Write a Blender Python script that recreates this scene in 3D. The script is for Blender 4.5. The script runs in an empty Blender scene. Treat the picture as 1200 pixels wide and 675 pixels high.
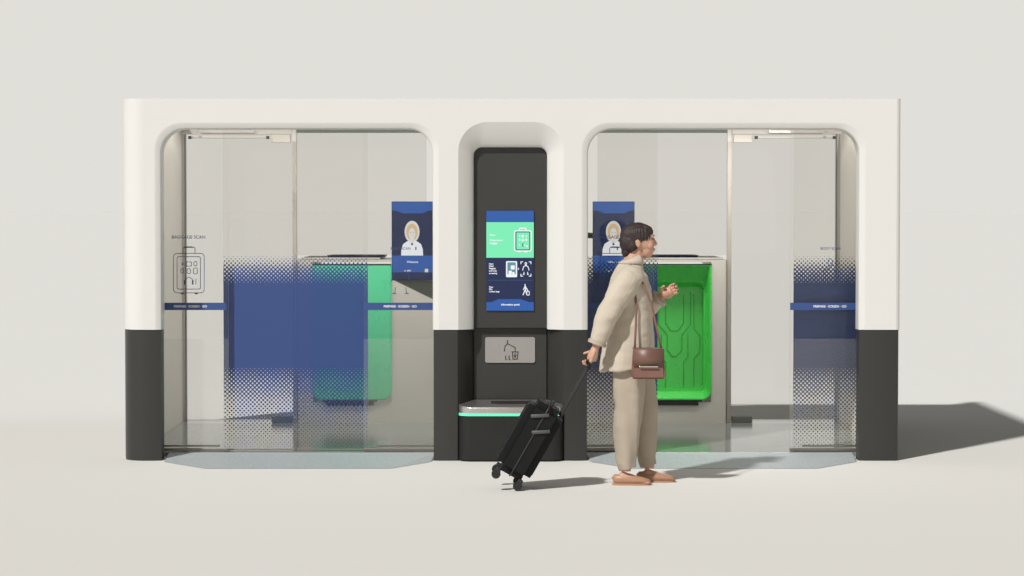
import bpy, bmesh, math, random
from math import sin, cos, pi, radians as R, sqrt, atan, tan, exp
from mathutils import Vector, Matrix, noise
from mathutils.geometry import tessellate_polygon

random.seed(7)
sc = bpy.context.scene
COL = sc.collection

# ------------------------------------------------------------------ camera
CAMY, CAMZ, F = -17.26, 1.76, 2900.0
TH = atan(92.5 / F)
cd = bpy.data.cameras.new('camera')
cam = bpy.data.objects.new('camera', cd); COL.objects.link(cam)
cam.location = (0, CAMY, CAMZ); cam.rotation_euler = (pi / 2 - TH, 0, 0)
cd.sensor_width = 36; cd.lens = F / 1200 * 36; cd.clip_end = 4000; cd.clip_start = .1
sc.camera = cam

def W(x, y, Y):
    """point of the place at distance Y measured from the photograph -> (X, Z)"""
    u = (x - 600) / F; v = (337.5 - y) / F
    dy = cos(TH) + v * sin(TH); dz = -sin(TH) + v * cos(TH)
    t = (Y - CAMY) / dy
    return u * t, CAMZ + t * dz
def X_(x, Y, y=337): return W(x, y, Y)[0]
def Z_(y, Y): return W(600, y, Y)[1]

# ------------------------------------------------------------------ materials
def new_mat(name):
    m = bpy.data.materials.new(name); m.use_nodes = True
    nt = m.node_tree; b = nt.nodes['Principled BSDF']
    return m, nt, b
def mat(name, col, rough=.5, metal=0., var=.03, scale=6., bump=0., bscale=200., coat=0., spec=.5, emit=None, es=1., rvar=.06):
    m, nt, b = new_mat(name)
    tc = nt.nodes.new('ShaderNodeTexCoord')
    n = nt.nodes.new('ShaderNodeTexNoise'); n.inputs['Scale'].default_value = scale; n.inputs['Detail'].default_value = 5
    nt.links.new(tc.outputs['Object'], n.inputs['Vector'])
    r = nt.nodes.new('ShaderNodeMix'); r.data_type = 'RGBA'
    c = Vector(col)
    r.inputs['A'].default_value = (*[max(0, k * (1 - var)) for k in c], 1)
    r.inputs['B'].default_value = (*[min(1, k * (1 + var)) for k in c], 1)
    nt.links.new(n.outputs['Fac'], r.inputs['Factor'])
    nt.links.new(r.outputs['Result'], b.inputs['Base Color'])
    mr = nt.nodes.new('ShaderNodeMapRange')
    mr.inputs['To Min'].default_value = max(0.02, rough - rvar); mr.inputs['To Max'].default_value = min(1, rough + rvar)
    nt.links.new(n.outputs['Fac'], mr.inputs['Value']); nt.links.new(mr.outputs['Result'], b.inputs['Roughness'])
    b.inputs['Metallic'].default_value = metal
    b.inputs['Coat Weight'].default_value = coat
    b.inputs['Specular IOR Level'].default_value = spec
    if bump > 0:
        n2 = nt.nodes.new('ShaderNodeTexNoise'); n2.inputs['Scale'].default_value = bscale; n2.inputs['Detail'].default_value = 3
        nt.links.new(tc.outputs['Object'], n2.inputs['Vector'])
        bp = nt.nodes.new('ShaderNodeBump'); bp.inputs['Strength'].default_value = bump; bp.inputs['Distance'].default_value = .004
        nt.links.new(n2.outputs['Fac'], bp.inputs['Height']); nt.links.new(bp.outputs['Normal'], b.inputs['Normal'])
    if emit:
        b.inputs['Emission Color'].default_value = (*emit, 1); b.inputs['Emission Strength'].default_value = es
    return m

M = {}
def floor_mat():
    m = bpy.data.materials.new('studio_floor'); m.use_nodes = True
    nt = m.node_tree; nt.nodes.clear()
    o = nt.nodes.new('ShaderNodeOutputMaterial'); d = nt.nodes.new('ShaderNodeBsdfDiffuse')
    tc = nt.nodes.new('ShaderNodeTexCoord'); n = nt.nodes.new('ShaderNodeTexNoise'); n.inputs['Scale'].default_value = .35; n.inputs['Detail'].default_value = 6
    r = nt.nodes.new('ShaderNodeMix'); r.data_type = 'RGBA'
    r.inputs['A'].default_value = (.786, .776, .744, 1); r.inputs['B'].default_value = (.808, .798, .766, 1)
    nt.links.new(tc.outputs['Object'], n.inputs['Vector']); nt.links.new(n.outputs['Fac'], r.inputs['Factor'])
    # colour slightly darker round the booth, blending softly to paler farther back
    sp = nt.nodes.new('ShaderNodeSeparateXYZ'); nt.links.new(tc.outputs['Object'], sp.inputs[0])
    mr = nt.nodes.new('ShaderNodeMapRange'); mr.interpolation_type = 'SMOOTHSTEP'
    mr.inputs['From Min'].default_value = 2.2; mr.inputs['From Max'].default_value = 4.6
    nt.links.new(sp.outputs['Y'], mr.inputs['Value'])
    q = nt.nodes.new('ShaderNodeMix'); q.data_type = 'RGBA'; q.blend_type = 'MULTIPLY'; q.inputs['B'].default_value = (.942, .932, .916, 1)
    iv = nt.nodes.new('ShaderNodeMath'); iv.operation = 'SUBTRACT'; iv.inputs[0].default_value = 1; nt.links.new(mr.outputs[0], iv.inputs[1])
    nt.links.new(iv.outputs[0], q.inputs['Factor']); nt.links.new(r.outputs['Result'], q.inputs['A'])
    nt.links.new(q.outputs['Result'], d.inputs['Color']); nt.links.new(d.outputs[0], o.inputs[0])
    return m
M['floor'] = floor_mat()
M['white'] = mat('white_shell', (.705, .690, .662), .38, var=.012, scale=2, coat=.15)
M['inwall'] = mat('inner_wall_panel', (.66, .62, .56), .5, var=.02)
M['damper'] = mat('bounce_damper_grey', (.20, .195, .185), .6, var=.05)  # for the sheets added to cut light bouncing off the walls
M['dark'] = mat('charcoal_base', (.032, .031, .028), .42, var=.06, scale=4, coat=.0, spec=.45, bump=.05, bscale=500)
M['panel'] = mat('charcoal_panel', (.032, .031, .028), .5, var=.05, scale=4)
M['black'] = mat('black_plastic', (.012, .012, .012), .4)
M['rail'] = mat('bronze_rail', (.30, .28, .25), .35, metal=.8)
M['alu'] = mat('pale_aluminium', (.50, .465, .415), .45, metal=.2)
M['steel'] = mat('brushed_steel', (.62, .59, .56), .33, metal=.9, bump=.08, bscale=120)
M['plate'] = mat('sign_plate_grey', (.36, .34, .32), .45, metal=.3)
M['cab'] = mat('cabinet_paint', (.68, .65, .59), .42, var=.02, coat=.1)
M['green'] = mat('green_liner', (.065, .60, .085), .28, var=.05, coat=.4)
M['greenline'] = mat('green_groove', (.04, .43, .05), .5)
M['mint'] = mat('mint_shutter', (.10, .62, .32), .28, var=.02, coat=.4)
M['deck'] = mat('deck_floor', (.22, .235, .225), .12, var=.05, scale=3)
M['navy'] = mat('navy_plastic', (.012, .02, .07), .4)
M['strip'] = mat('green_light_strip', (.1, .6, .35), .4, emit=(.10, .68, .36), es=.8)
M['ink'] = mat('navy_ink', (.055, .075, .21), .5)
M['inkdark'] = mat('dark_ink', (.03, .03, .03), .5)
M['band'] = mat('blue_band', (.035, .075, .235), .4)
M['whiteink'] = mat('white_ink', (.8, .8, .8), .5)
M['skin'] = mat('skin', (.56, .32, .22), .5, var=.06, scale=30)
M['hair'] = mat('dark_brown_hair', (.034, .021, .020), .6, var=.3, scale=60, bump=.4, bscale=90)
M['coat'] = mat('beige_coat_cloth', (.56, .49, .395), .85, var=.07, scale=9, bump=.25, bscale=350, spec=.2)
M['trouser'] = mat('tan_trouser_cloth', (.43, .365, .29), .85, var=.07, scale=9, bump=.25, bscale=350, spec=.2)
M['shoe'] = mat('tan_leather', (.42, .23, .14), .4, var=.08)
M['bag'] = mat('brown_leather', (.20, .098, .074), .42, var=.12, scale=14, bump=.2, bscale=160)
M['gold'] = mat('pale_metal', (.75, .68, .6), .25, metal=1)
M['case'] = mat('black_suitcase_shell', (.006, .006, .0065), .5, var=.2, scale=12, bump=.15, bscale=220, spec=.25)
M['caseg'] = mat('dark_grey_handle', (.028, .028, .029), .5, metal=.0, spec=.3)
M['casel'] = mat('mid_grey_strip', (.085, .085, .085), .5, spec=.3)
M['trim'] = mat('coat_trim', (.45, .39, .31), .85, spec=.2)
M['button'] = mat('horn_button', (.12, .07, .04), .35)

def ramp_mat():
    m, nt, b = new_mat('ramp_speckled')
    tc = nt.nodes.new('ShaderNodeTexCoord')
    v = nt.nodes.new('ShaderNodeTexNoise'); v.inputs['Scale'].default_value = 70; v.inputs['Detail'].default_value = 4
    cr = nt.nodes.new('ShaderNodeValToRGB'); cr.color_ramp.elements[0].position = .38; cr.color_ramp.elements[1].position = .62
    cr.color_ramp.elements[0].color = (.37, .42, .43, 1); cr.color_ramp.elements[1].color = (.50, .54, .54, 1)
    nt.links.new(tc.outputs['Object'], v.inputs['Vector']); nt.links.new(v.outputs['Fac'], cr.inputs['Fac'])
    nt.links.new(cr.outputs['Color'], b.inputs['Base Color']); b.inputs['Roughness'].default_value = .42
    return m
M['ramp'] = ramp_mat()

def glass_mat(name, tint, milk=0.05, milkcol=(.8, .8, .8), ior=1.45):
    m = bpy.data.materials.new(name); m.use_nodes = True
    nt = m.node_tree; nt.nodes.clear(); L = nt.links
    o = nt.nodes.new('ShaderNodeOutputMaterial')
    g = nt.nodes.new('ShaderNodeBsdfGlass'); g.inputs['Color'].default_value = (*tint, 1); g.inputs['Roughness'].default_value = 0; g.inputs['IOR'].default_value = ior
    n = nt.nodes.new('ShaderNodeTexNoise'); n.inputs['Scale'].default_value = 1.5
    mr = nt.nodes.new('ShaderNodeMapRange'); mr.inputs['To Min'].default_value = milk * .85; mr.inputs['To Max'].default_value = milk * 1.15
    L.new(n.outputs['Fac'], mr.inputs['Value'])
    d = nt.nodes.new('ShaderNodeBsdfDiffuse'); d.inputs['Color'].default_value = (*milkcol, 1)
    mx = nt.nodes.new('ShaderNodeMixShader'); L.new(mr.outputs[0], mx.inputs[0]); L.new(g.outputs[0], mx.inputs[1]); L.new(d.outputs[0], mx.inputs[2])
    L.new(mx.outputs[0], o.inputs[0])
    return m
M['fglass'] = glass_mat('front_glass', (.992, .992, .988), .006, ior=1.22)
M['sglass'] = glass_mat('sliding_glass', (.972, .970, .963), .004, ior=1.28)
M['rglass'] = glass_mat('rear_glass', (.925, .92, .912), .0, ior=1.3)

def film_mat(name, alpha, col, rough=.5):
    m = bpy.data.materials.new(name); m.use_nodes = True
    nt = m.node_tree; nt.nodes.clear(); L = nt.links
    o = nt.nodes.new('ShaderNodeOutputMaterial'); t = nt.nodes.new('ShaderNodeBsdfTransparent')
    p = nt.nodes.new('ShaderNodeBsdfPrincipled'); p.inputs['Base Color'].default_value = (*col, 1); p.inputs['Roughness'].default_value = rough
    n = nt.nodes.new('ShaderNodeTexNoise'); n.inputs['Scale'].default_value = 2
    mr = nt.nodes.new('ShaderNodeMapRange'); mr.inputs['To Min'].default_value = alpha * .93; mr.inputs['To Max'].default_value = alpha * 1.07
    L.new(n.outputs['Fac'], mr.inputs['Value'])
    mx = nt.nodes.new('ShaderNodeMixShader'); L.new(mr.outputs[0], mx.inputs[0]); L.new(t.outputs[0], mx.inputs[1]); L.new(p.outputs[0], mx.inputs[2])
    L.new(mx.outputs[0], o.inputs[0]); return m
M['film'] = film_mat('frosted_lower_film', .10, (.62, .61, .57))

def translucent():
    m = bpy.data.materials.new('translucent_roof_panel'); m.use_nodes = True
    nt = m.node_tree; nt.nodes.clear(); L = nt.links
    o = nt.nodes.new('ShaderNodeOutputMaterial'); d = nt.nodes.new('ShaderNodeBsdfDiffuse'); t = nt.nodes.new('ShaderNodeBsdfTranslucent')
    n = nt.nodes.new('ShaderNodeTexNoise'); n.inputs['Scale'].default_value = 3
    mr = nt.nodes.new('ShaderNodeMapRange'); mr.inputs['To Min'].default_value = .78; mr.inputs['To Max'].default_value = .82
    L.new(n.outputs['Fac'], mr.inputs['Value'])
    d.inputs['Color'].default_value = (.8, .78, .74, 1); t.inputs['Color'].default_value = (.95, .94, .91, 1)
    mx = nt.nodes.new('ShaderNodeMixShader'); L.new(mr.outputs[0], mx.inputs[0]); L.new(d.outputs[0], mx.inputs[1]); L.new(t.outputs[0], mx.inputs[2])
    L.new(mx.outputs[0], o.inputs[0]); return m
M['roof'] = translucent()
YF, YS = .38, .43        # fixed panes, sliding panes
def halftone_mat():
    """blue print that breaks into dots at its upper and lower ends"""
    m = bpy.data.materials.new('halftone_print'); m.use_nodes = True
    nt = m.node_tree; nt.nodes.clear(); L = nt.links
    def math_(op, a, b=None, c=None):
        n = nt.nodes.new('ShaderNodeMath'); n.operation = op
        for i, v in enumerate((a, b, c)):
            if v is None: continue
            if isinstance(v, (int, float)): n.inputs[i].default_value = v
            else: L.new(v, n.inputs[i])
        return n.outputs[0]
    tc = nt.nodes.new('ShaderNodeTexCoord'); sp = nt.nodes.new('ShaderNodeSeparateXYZ'); L.new(tc.outputs['Object'], sp.inputs[0])
    p = .0302
    cx = math_('COSINE', math_('MULTIPLY', sp.outputs['X'], 2 * pi / p)); cz = math_('COSINE', math_('MULTIPLY', sp.outputs['Z'], 2 * pi / p))
    prod = math_('MULTIPLY', cx, cz)
    mr = nt.nodes.new('ShaderNodeMapRange')
    L.new(sp.outputs['Z'], mr.inputs['Value'])
    z0, z1 = Z_(528, YS), Z_(298, YS)
    mr.inputs['From Min'].default_value = z0; mr.inputs['From Max'].default_value = z1
    cr = nt.nodes.new('ShaderNodeValToRGB'); e = cr.color_ramp.elements
    def pos(y): return (Z_(y, YS) - z0) / (z1 - z0)
    # value v -> threshold T = 1-2v : v=0 nothing printed, v=1 solid
    pts = [(0.0, -.02), (pos(524), .10), (pos(500), .30), (pos(470), .46), (pos(448), .64), (pos(428), 1.0), (pos(334), 1.0), (pos(328), .86), (pos(312), .5), (pos(300), .05), (1.0, 0.0)]
    e[0].position = 0; e[0].color = (0, 0, 0, 1); e[1].position = 1; e[1].color = (0, 0, 0, 1)
    for q, v in pts[1:-1]:
        k = e.new(q); v = max(0, v); k.color = (v, v, v, 1)
    L.new(mr.outputs[0], cr.inputs['Fac'])
    T = math_('SUBTRACT', 1.02, math_('MULTIPLY', cr.outputs['Color'], 2.06))
    a = math_('MULTIPLY', math_('GREATER_THAN', prod, T), .985)
    o = nt.nodes.new('ShaderNodeOutputMaterial'); t = nt.nodes.new('ShaderNodeBsdfTransparent')
    pb = nt.nodes.new('ShaderNodeBsdfPrincipled'); pb.inputs['Base Color'].default_value = (.024, .056, .20, 1); pb.inputs['Roughness'].default_value = .45
    mx = nt.nodes.new('ShaderNodeMixShader'); L.new(a, mx.inputs[0]); L.new(t.outputs[0], mx.inputs[1]); L.new(pb.outputs[0], mx.inputs[2])
    L.new(mx.outputs[0], o.inputs[0]); return m
M['halftone'] = halftone_mat()

def emis(name, col, s=1., base=.3):
    return mat(name, tuple(k * base for k in col), .3, var=0, emit=col, es=s)
M['s_blue'] = emis('screen_blue', (.018, .085, .32), .9)
M['s_navy'] = emis('screen_navy', (.007, .017, .070), .8)
M['s_mint'] = emis('screen_mint', (.17, .72, .40), .85)
M['s_white'] = emis('screen_white', (.80, .82, .85), .8)
M['s_ink'] = emis('screen_ink', (.02, .03, .16), .8)
M['s_teal'] = emis('screen_teal', (.10, .25, .32), .8)
M['s_cream'] = emis('screen_cream', (.80, .74, .52), .7)
M['s_blond'] = emis('screen_blond', (.72, .52, .28), .7)
M['s_face'] = emis('screen_pale_face', (.78, .76, .74), .7)
M['s_rule'] = emis('screen_rule', (.04, .07, .17), .8)

# ------------------------------------------------------------------ object helpers
def link(name, me, m, parent=None, smooth=False):
    o = bpy.data.objects.new(name, me); COL.objects.link(o)
    if m is not None: me.materials.append(m)
    if smooth:
        for p in me.polygons: p.use_smooth = True
    if parent is not None: o.parent = parent
    return o
def fin(name, bm, m, parent=None, smooth=False, recalc=True, angle=None):
    if recalc: bmesh.ops.recalc_face_normals(bm, faces=bm.faces)
    me = bpy.data.meshes.new(name); bm.to_mesh(me); bm.free()
    o = link(name, me, m, parent, smooth or angle is not None)
    if angle is not None: me.set_sharp_from_angle(angle=R(angle))
    return o
def tag(o, label=None, cat=None, group=None, kind=None):
    if label: o['label'] = label
    if cat: o['category'] = cat
    if group: o['group'] = group
    if kind: o['kind'] = kind
    return o
def thing(name, loc, label, cat, group=None, rz=0):
    o = bpy.data.objects.new(name, None); COL.objects.link(o); o.location = loc; o.rotation_euler = (0, 0, rz)
    o.empty_display_size = .1
    return tag(o, label, cat, group)
def box(bm, x0, x1, y0, y1, z0, z1, bev=0., seg=2):
    t = bmesh.new()
    bmesh.ops.create_cube(t, size=1)
    for v in t.verts: v.co = Vector(((x0 + x1) / 2 + v.co.x * (x1 - x0), (y0 + y1) / 2 + v.co.y * (y1 - y0), (z0 + z1) / 2 + v.co.z * (z1 - z0)))
    if bev > 0: bmesh.ops.bevel(t, geom=t.edges[:], offset=bev, segments=seg, affect='EDGES', profile=.5)
    merge(bm, t)
def sheet(bm, x0, x1, y, z0, z1):
    bm.faces.new([bm.verts.new(p) for p in ((x0, y, z0), (x1, y, z0), (x1, y, z1), (x0, y, z1))])
def merge(bm, t, mtx=None):
    me = bpy.data.meshes.new('tmp'); t.to_mesh(me); t.free()
    if mtx is not None: me.transform(mtx)
    bm.from_mesh(me); bpy.data.meshes.remove(me)
def prism(bm, pts, z0, z1):
    """plan outline (x,y) pushed up from z0 to z1"""
    a = [bm.verts.new((x, y, z0)) for x, y in pts]; b = [bm.verts.new((x, y, z1)) for x, y in pts]
    n = len(pts)
    for i in range(n): bm.faces.new((a[i], a[(i + 1) % n], b[(i + 1) % n], b[i]))
    bm.faces.new(a[::-1]); bm.faces.new(b)
def plate(bm, pts, y0, y1):
    """front outline (x,z) given a thickness in y"""
    a = [bm.verts.new((x, y0, z)) for x, z in pts]; b = [bm.verts.new((x, y1, z)) for x, z in pts]
    n = len(pts)
    for i in range(n): bm.faces.new((a[i], a[(i + 1) % n], b[(i + 1) % n], b[i]))
    f1 = bm.faces.new(a[::-1]); f2 = bm.faces.new(b)
    bmesh.ops.triangulate(bm, faces=[f1, f2])
def rrect(x0, x1, z0, z1, r, n=6, rs=None):
    rs = rs or (r, r, r, r)          # bl, br, tr, tl
    out = []
    for (cx, cz, a0, rr) in ((x0, z0, pi, rs[0]), (x1, z0, 1.5 * pi, rs[1]), (x1, z1, 0, rs[2]), (x0, z1, .5 * pi, rs[3])):
        ccx = cx + (rr if cx == x0 else -rr); ccz = cz + (rr if cz == z0 else -rr)
        for i in range(n + 1):
            a = a0 + i / n * pi / 2
            out.append((ccx + rr * cos(a), ccz + rr * sin(a)))
    return out
def ribbon(bm, pts, w, y, closed=False, t=.0012):
    n = len(pts); segs = n if closed else n - 1
    for i in range(segs):
        a = Vector(pts[i]); b = Vector(pts[(i + 1) % n]); d = b - a
        if d.length < 1e-6: continue
        d.normalize(); s = Vector((-d.y, d.x)) * w / 2; a2 = a - d * w * .35; b2 = b + d * w * .35
        plate(bm, [tuple(a2 + s), tuple(a2 - s), tuple(b2 - s), tuple(b2 + s)], y - i % 2 * t * .15, y + t)
def circ(cx, cz, r, n=20, rz=None):
    rz = rz or r
    return [(cx + r * cos(2 * pi * i / n), cz + rz * sin(2 * pi * i / n)) for i in range(n)]
_txt = {}
def text(name, body, x, y, z, size, m, parent, align='CENTER', bold=0., depth=.0006, sx=1.):
    cu = bpy.data.curves.new(name, 'FONT'); cu.body = body; cu.size = size; cu.align_x = align; cu.align_y = 'CENTER'
    cu.extrude = depth; cu.offset = bold
    cu.resolution_u = 3
    o = bpy.data.objects.new('t', cu); COL.objects.link(o)
    dg = bpy.context.evaluated_depsgraph_get(); me = bpy.data.meshes.new_from_object(o.evaluated_get(dg))
    bpy.data.objects.remove(o)
    me.transform(Matrix.Translation((x, y, z)) @ Matrix.Rotation(pi / 2, 4, 'X') @ Matrix.Diagonal((sx, 1, 1, 1)))
    me.materials.clear()
    return link(name, me, m, parent)
def tube(bm, pts, rad, n=10, cap=True):
    """tapered round tube through points; rad is a number, list, or list of (ra, rb)"""
    pts = [Vector(p) for p in pts]
    if isinstance(rad, (int, float)): rad = [rad] * len(pts)
    rings = []; ref = None
    for i, p in enumerate(pts):
        d = (pts[min(i + 1, len(pts) - 1)] - pts[max(i - 1, 0)]).normalized()
        if ref is None:
            ref = Vector((0, 1, 0)) if abs(d.y) < .9 else Vector((1, 0, 0))
        s = (ref - d * ref.dot(d)).normalized(); u = d.cross(s); ref = s
        ra, rb = rad[i] if isinstance(rad[i], tuple) else (rad[i], rad[i])
        rings.append([bm.verts.new(p + s * ra * cos(2 * pi * k / n) + u * rb * sin(2 * pi * k / n)) for k in range(n)])
    for a, b in zip(rings, rings[1:]):
        for k in range(n): bm.faces.new((a[k], a[(k + 1) % n], b[(k + 1) % n], b[k]))
    if cap: bm.faces.new(rings[0][::-1]); bm.faces.new(rings[-1])
def capsule(bm, a, b, ra, rb, n=10):
    a = Vector(a); b = Vector(b); d = (b - a).normalized()
    pts = [a - d * ra * .95, a - d * ra * .6, a, b, b + d * rb * .6, b + d * rb * .95]
    tube(bm, pts, [ra * .3, ra * .8, ra, rb, rb * .8, rb * .3], n)
def ell(bm, c, r, rot=None, n=20):
    t = bmesh.new(); bmesh.ops.create_uvsphere(t, u_segments=n, v_segments=n // 2 + 2, radius=1)
    mt = Matrix.Translation(c) @ (rot.to_4x4() if rot else Matrix.Identity(4)) @ Matrix.Diagonal((*r, 1))
    merge(bm, t, mt)
def stack(bm, secs, n=28, pw=2.2):
    """horizontal super-ellipse sections (z, cx, cy, rx, ry) -> closed body"""
    rings = []
    for s in secs:
        z, cx, cy, rx, ry = s[:5]; tilt = s[5] if len(s) > 5 else 0
        rg = []
        for k in range(n):
            a = 2 * pi * k / n; c, q = cos(a), sin(a)
            x = abs(c) ** (2 / pw) * (1 if c > 0 else -1) * rx; y = abs(q) ** (2 / pw) * (1 if q > 0 else -1) * ry
            rg.append(bm.verts.new((cx + x, cy + y, z + tilt * x)))
        rings.append(rg)
    for a, b in zip(rings, rings[1:]):
        for k in range(n): bm.faces.new((a[k], a[(k + 1) % n], b[(k + 1) % n], b[k]))
    bm.faces.new(rings[0][::-1]); bm.faces.new(rings[-1])
def remeshed(name, bm, m, parent, voxel=.005, smooth_it=2, disp=None):
    bmesh.ops.recalc_face_normals(bm, faces=bm.faces)
    me = bpy.data.meshes.new('tmp'); bm.to_mesh(me); bm.free()
    o = bpy.data.objects.new('tmp', me); COL.objects.link(o)
    md = o.modifiers.new('r', 'REMESH'); md.mode = 'VOXEL'; md.voxel_size = voxel; md.use_smooth_shade = True
    if smooth_it:
        s = o.modifiers.new('s', 'SMOOTH'); s.iterations = smooth_it; s.factor = .5
    dg = bpy.context.evaluated_depsgraph_get()
    out = bpy.data.meshes.new_from_object(o.evaluated_get(dg)); bpy.data.objects.remove(o)
    if disp:
        ns = [v.normal.copy() for v in out.vertices]
        for v, nn in zip(out.vertices, ns): v.co += nn * disp(v.co)
    out.materials.clear()
    return link(name, out, m, parent, smooth=True)

# ------------------------------------------------------------------ ground
bm = bmesh.new(); bmesh.ops.create_grid(bm, x_segments=1, y_segments=1, size=1500)
tag(fin('floor', bm, M['floor']), kind='structure')

# ------------------------------------------------------------------ booth
booth = thing('screening_booth', (0, 0, 0), 'long white walk-through security booth with charcoal base, rounded openings and glass doors', 'booth')
ZT = Z_(115.5, 0); ZS = Z_(386.5, 0)       # roof line, white/charcoal split
xL, xR = X_(141.8, 0), X_(1055, 0)
PX = lambda v: X_(v, 0)
FR = .155                                   # big fillet of the left outer corner
TF = .16                                    # thickness of the front frame
# openings as arches: list of (x0,x1,ztop,r) at Y=0, and the inner loop after the bevel
def arch(x0, x1, zt, r, zb, n=10):
    pts = [(x0, zb)]
    for i in range(n + 1):
        a = pi - i / n * pi / 2; pts.append((x0 + r + r * cos(a), zt - r + r * sin(a)))
    for i in range(n + 1):
        a = pi / 2 - i / n * pi / 2; pts.append((x1 - r + r * cos(a), zt - r + r * sin(a)))
    pts.append((x1, zb)); return pts
op = []
for (a, b) in ((181.5, 514.5), (681.5, 1014)):
    op.append((PX(a), PX(b), Z_(143.5, 0), .19))
bev_in = PX(189) - PX(181.5)
nich = (PX(537), PX(660.5), Z_(143, 0), .205)
YN = .10; YL = .16
nin = (X_(555, YN), X_(641, YN), Z_(172.5, YN), .06)
def fill(bm, poly, y):
    vs = [bm.verts.new((x, y, z)) for x, z in poly]
    for t in tessellate_polygon([[Vector((x, z, 0)) for x, z in poly]]):
        try: bm.faces.new([vs[i] for i in t])
        except ValueError: pass
def strip_between(bm, la, lb):
    va = [bm.verts.new(p) for p in la]; vb = [bm.verts.new(p) for p in lb]
    for i in range(len(la) - 1): bm.faces.new((va[i], va[i + 1], vb[i + 1], vb[i]))
def front_shell(bm, zb):
    order = [op[0], nich, op[1]]
    poly = [(xL + FR, zb), (xL + FR, ZT), (xR - .03, ZT), (xR - .03, zb)]
    for o in order[::-1]: poly += arch(*o, zb)[::-1]
    fill(bm, poly, 0)
    # back face of the frame
    poly = [(xL, zb), (xL, ZT), (xR, ZT), (xR, zb)]
    for o in order[::-1]:
        q = (o[0] + bev_in, o[1] - bev_in, o[2] - bev_in, o[3] * .9)
        if o is nich: q = nich
        poly += arch(*q, zb)[::-1]
    fill(bm, poly, TF)
    # opening bevels and reveals (rounded bevel)
    for o in (op[0], op[1]):
        prev = [(x, 0, z) for x, z in arch(*o, zb)]
        for k, (fr, yy) in enumerate(((.10, .0008), (.22, .0028), (.80, .0125), (.93, .017), (.985, .024), (1, .034))):
            ins = bev_in * fr
            q = (o[0] + ins * 1, o[1] - ins, o[2] - ins, o[3] * (1 - .1 * fr))
            cur = [(x, yy + .0, z) for x, z in arch(*q, zb)]
            strip_between(bm, prev, cur); prev = cur
        cur = [(x, TF, z) for x, y, z in prev]
        strip_between(bm, prev, cur)
    # left fillet
    prev = None
    la = [];
    for k in range(13):
        a = k / 12 * pi / 2
        la.append((xL + FR - FR * sin(a), FR - FR * cos(a)))
    strip_between(bm, [(x, y, zb) for x, y in la], [(x, y, ZT) for x, y in la])
    la2 = [(xR - .03, 0), (xR - .03 + .03 * sin(pi / 6), .03 - .03 * cos(pi / 6)), (xR - .03 + .03 * sin(pi / 3), .03 - .03 * cos(pi / 3)), (xR, .03), (xR, TF)]
    strip_between(bm, [(x, y, zb) for x, y in la2], [(x, y, ZT) for x, y in la2])
    # top
    tp = la[::-1] + la2 + [(xL, TF)]
    bm.faces.new([bm.verts.new((x, y, ZT)) for x, y in tp])
def niche_flare(bm, zb, zb_in, N=14):
    a = nich; prev = None
    for k in range(N + 1):
        t = k / N
        s = 1 - (1 - t) ** 1.35; yy = YN * t
        q = [a[i] + (nin[i] - a[i]) * s for i in range(4)]
        ar = arch(*q, zb, n=14)
        cur = [(x, yy, z) for x, z in ar]
        if prev: strip_between(bm, prev, cur)
        prev = cur
    cur = [(x, YN + .12, z) for x, y, z in prev]
    strip_between(bm, prev, cur)
bm = bmesh.new(); front_shell(bm, ZS); niche_flare(bm, ZS, ZS)
bmesh.ops.remove_doubles(bm, verts=bm.verts, dist=.0003)
shell = fin('shell', bm, M['white'], booth, angle=35)
for p in shell.data.polygons:
    if abs(p.normal.y) > .9995: p.use_smooth = False
# roof over the front half and side walls
bm = bmesh.new()
bm.faces.new([bm.verts.new(p) for p in ((xL + .06, TF + .002, ZT - .05), (xR - .06, TF + .002, ZT - .05), (xR - .06, 2.62, ZT - .05), (xL + .06, 2.62, ZT - .05))])
box(bm, xL + .05, xR - .05, 1.25, 3.0, ZT - .11, ZT - .05)if False else None
fin('roof', bm, M['roof'], booth)
for s, xo in ((1, xL), (-1, xR)):
    bm = bmesh.new(); a, b = sorted((xo + s * .004, xo + s * .052))
    box(bm, a, b, TF + .002, 3.03, 0.0, ZT - .012, .004)
    w = fin('side_wall', bm, M['inwall'], booth)
    bm = bmesh.new(); a, b = sorted((xo + s * .0005, xo + s * .003))
    box(bm, a, b, TF + .004, 2.995, .01, ZT - .02, 0)
    fin('bounce_damper', bm, M['damper'], w)  # unseen grey sheet, added to keep sunlight from bouncing onto the floor
    bm = bmesh.new(); a, b = sorted((xo + s * .002, xo + s * .060))
    box(bm, a, b, 3.0, 3.06, 0, ZT - .012, .004)
    fin('edge_profile', bm, M['rail'], w)

# charcoal base : legs
def leg_plan(x0, x1, left_round, bl, br):
    """plan outline of a charcoal leg"""
    e = .006; pts = []
    if left_round:
        pts += [(x0 + e, TF), (x0 + e, FR)]
        for k in range(1, 11):
            a = pi / 2 - k / 10 * pi / 2; pts.append((x0 + e + (FR - e) - (FR - e) * sin(a), FR - (FR - e) * cos(a)))
    elif bl:
        pts += [(x0 + e, TF), (x0 + e, .034), (x0 + bl * .15, .018), (x0 + bl + e, e)]
    else:
        pts += [(x0 + e, TF), (x0 + e, .03), (x0 + .012, .012), (x0 + .03, e)]
    if br: pts += [(x1 - br - e, e), (x1 - br * .15, .018), (x1 - e, .034), (x1 - e, TF)]
    else: pts += [(x1 - .03, e), (x1 - .012, .014), (x1 - e, .03), (x1 - e, TF)]
    return pts
b_ = bev_in
legs = [leg_plan(xL, op[0][0] + b_, True, 0, b_), leg_plan(op[1][1] - b_, xR, False, b_, 0)]
for p in legs:
    bm = bmesh.new(); prism(bm, p, 0, ZS - .003); fin('base', bm, M['dark'], booth, angle=30)
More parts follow.
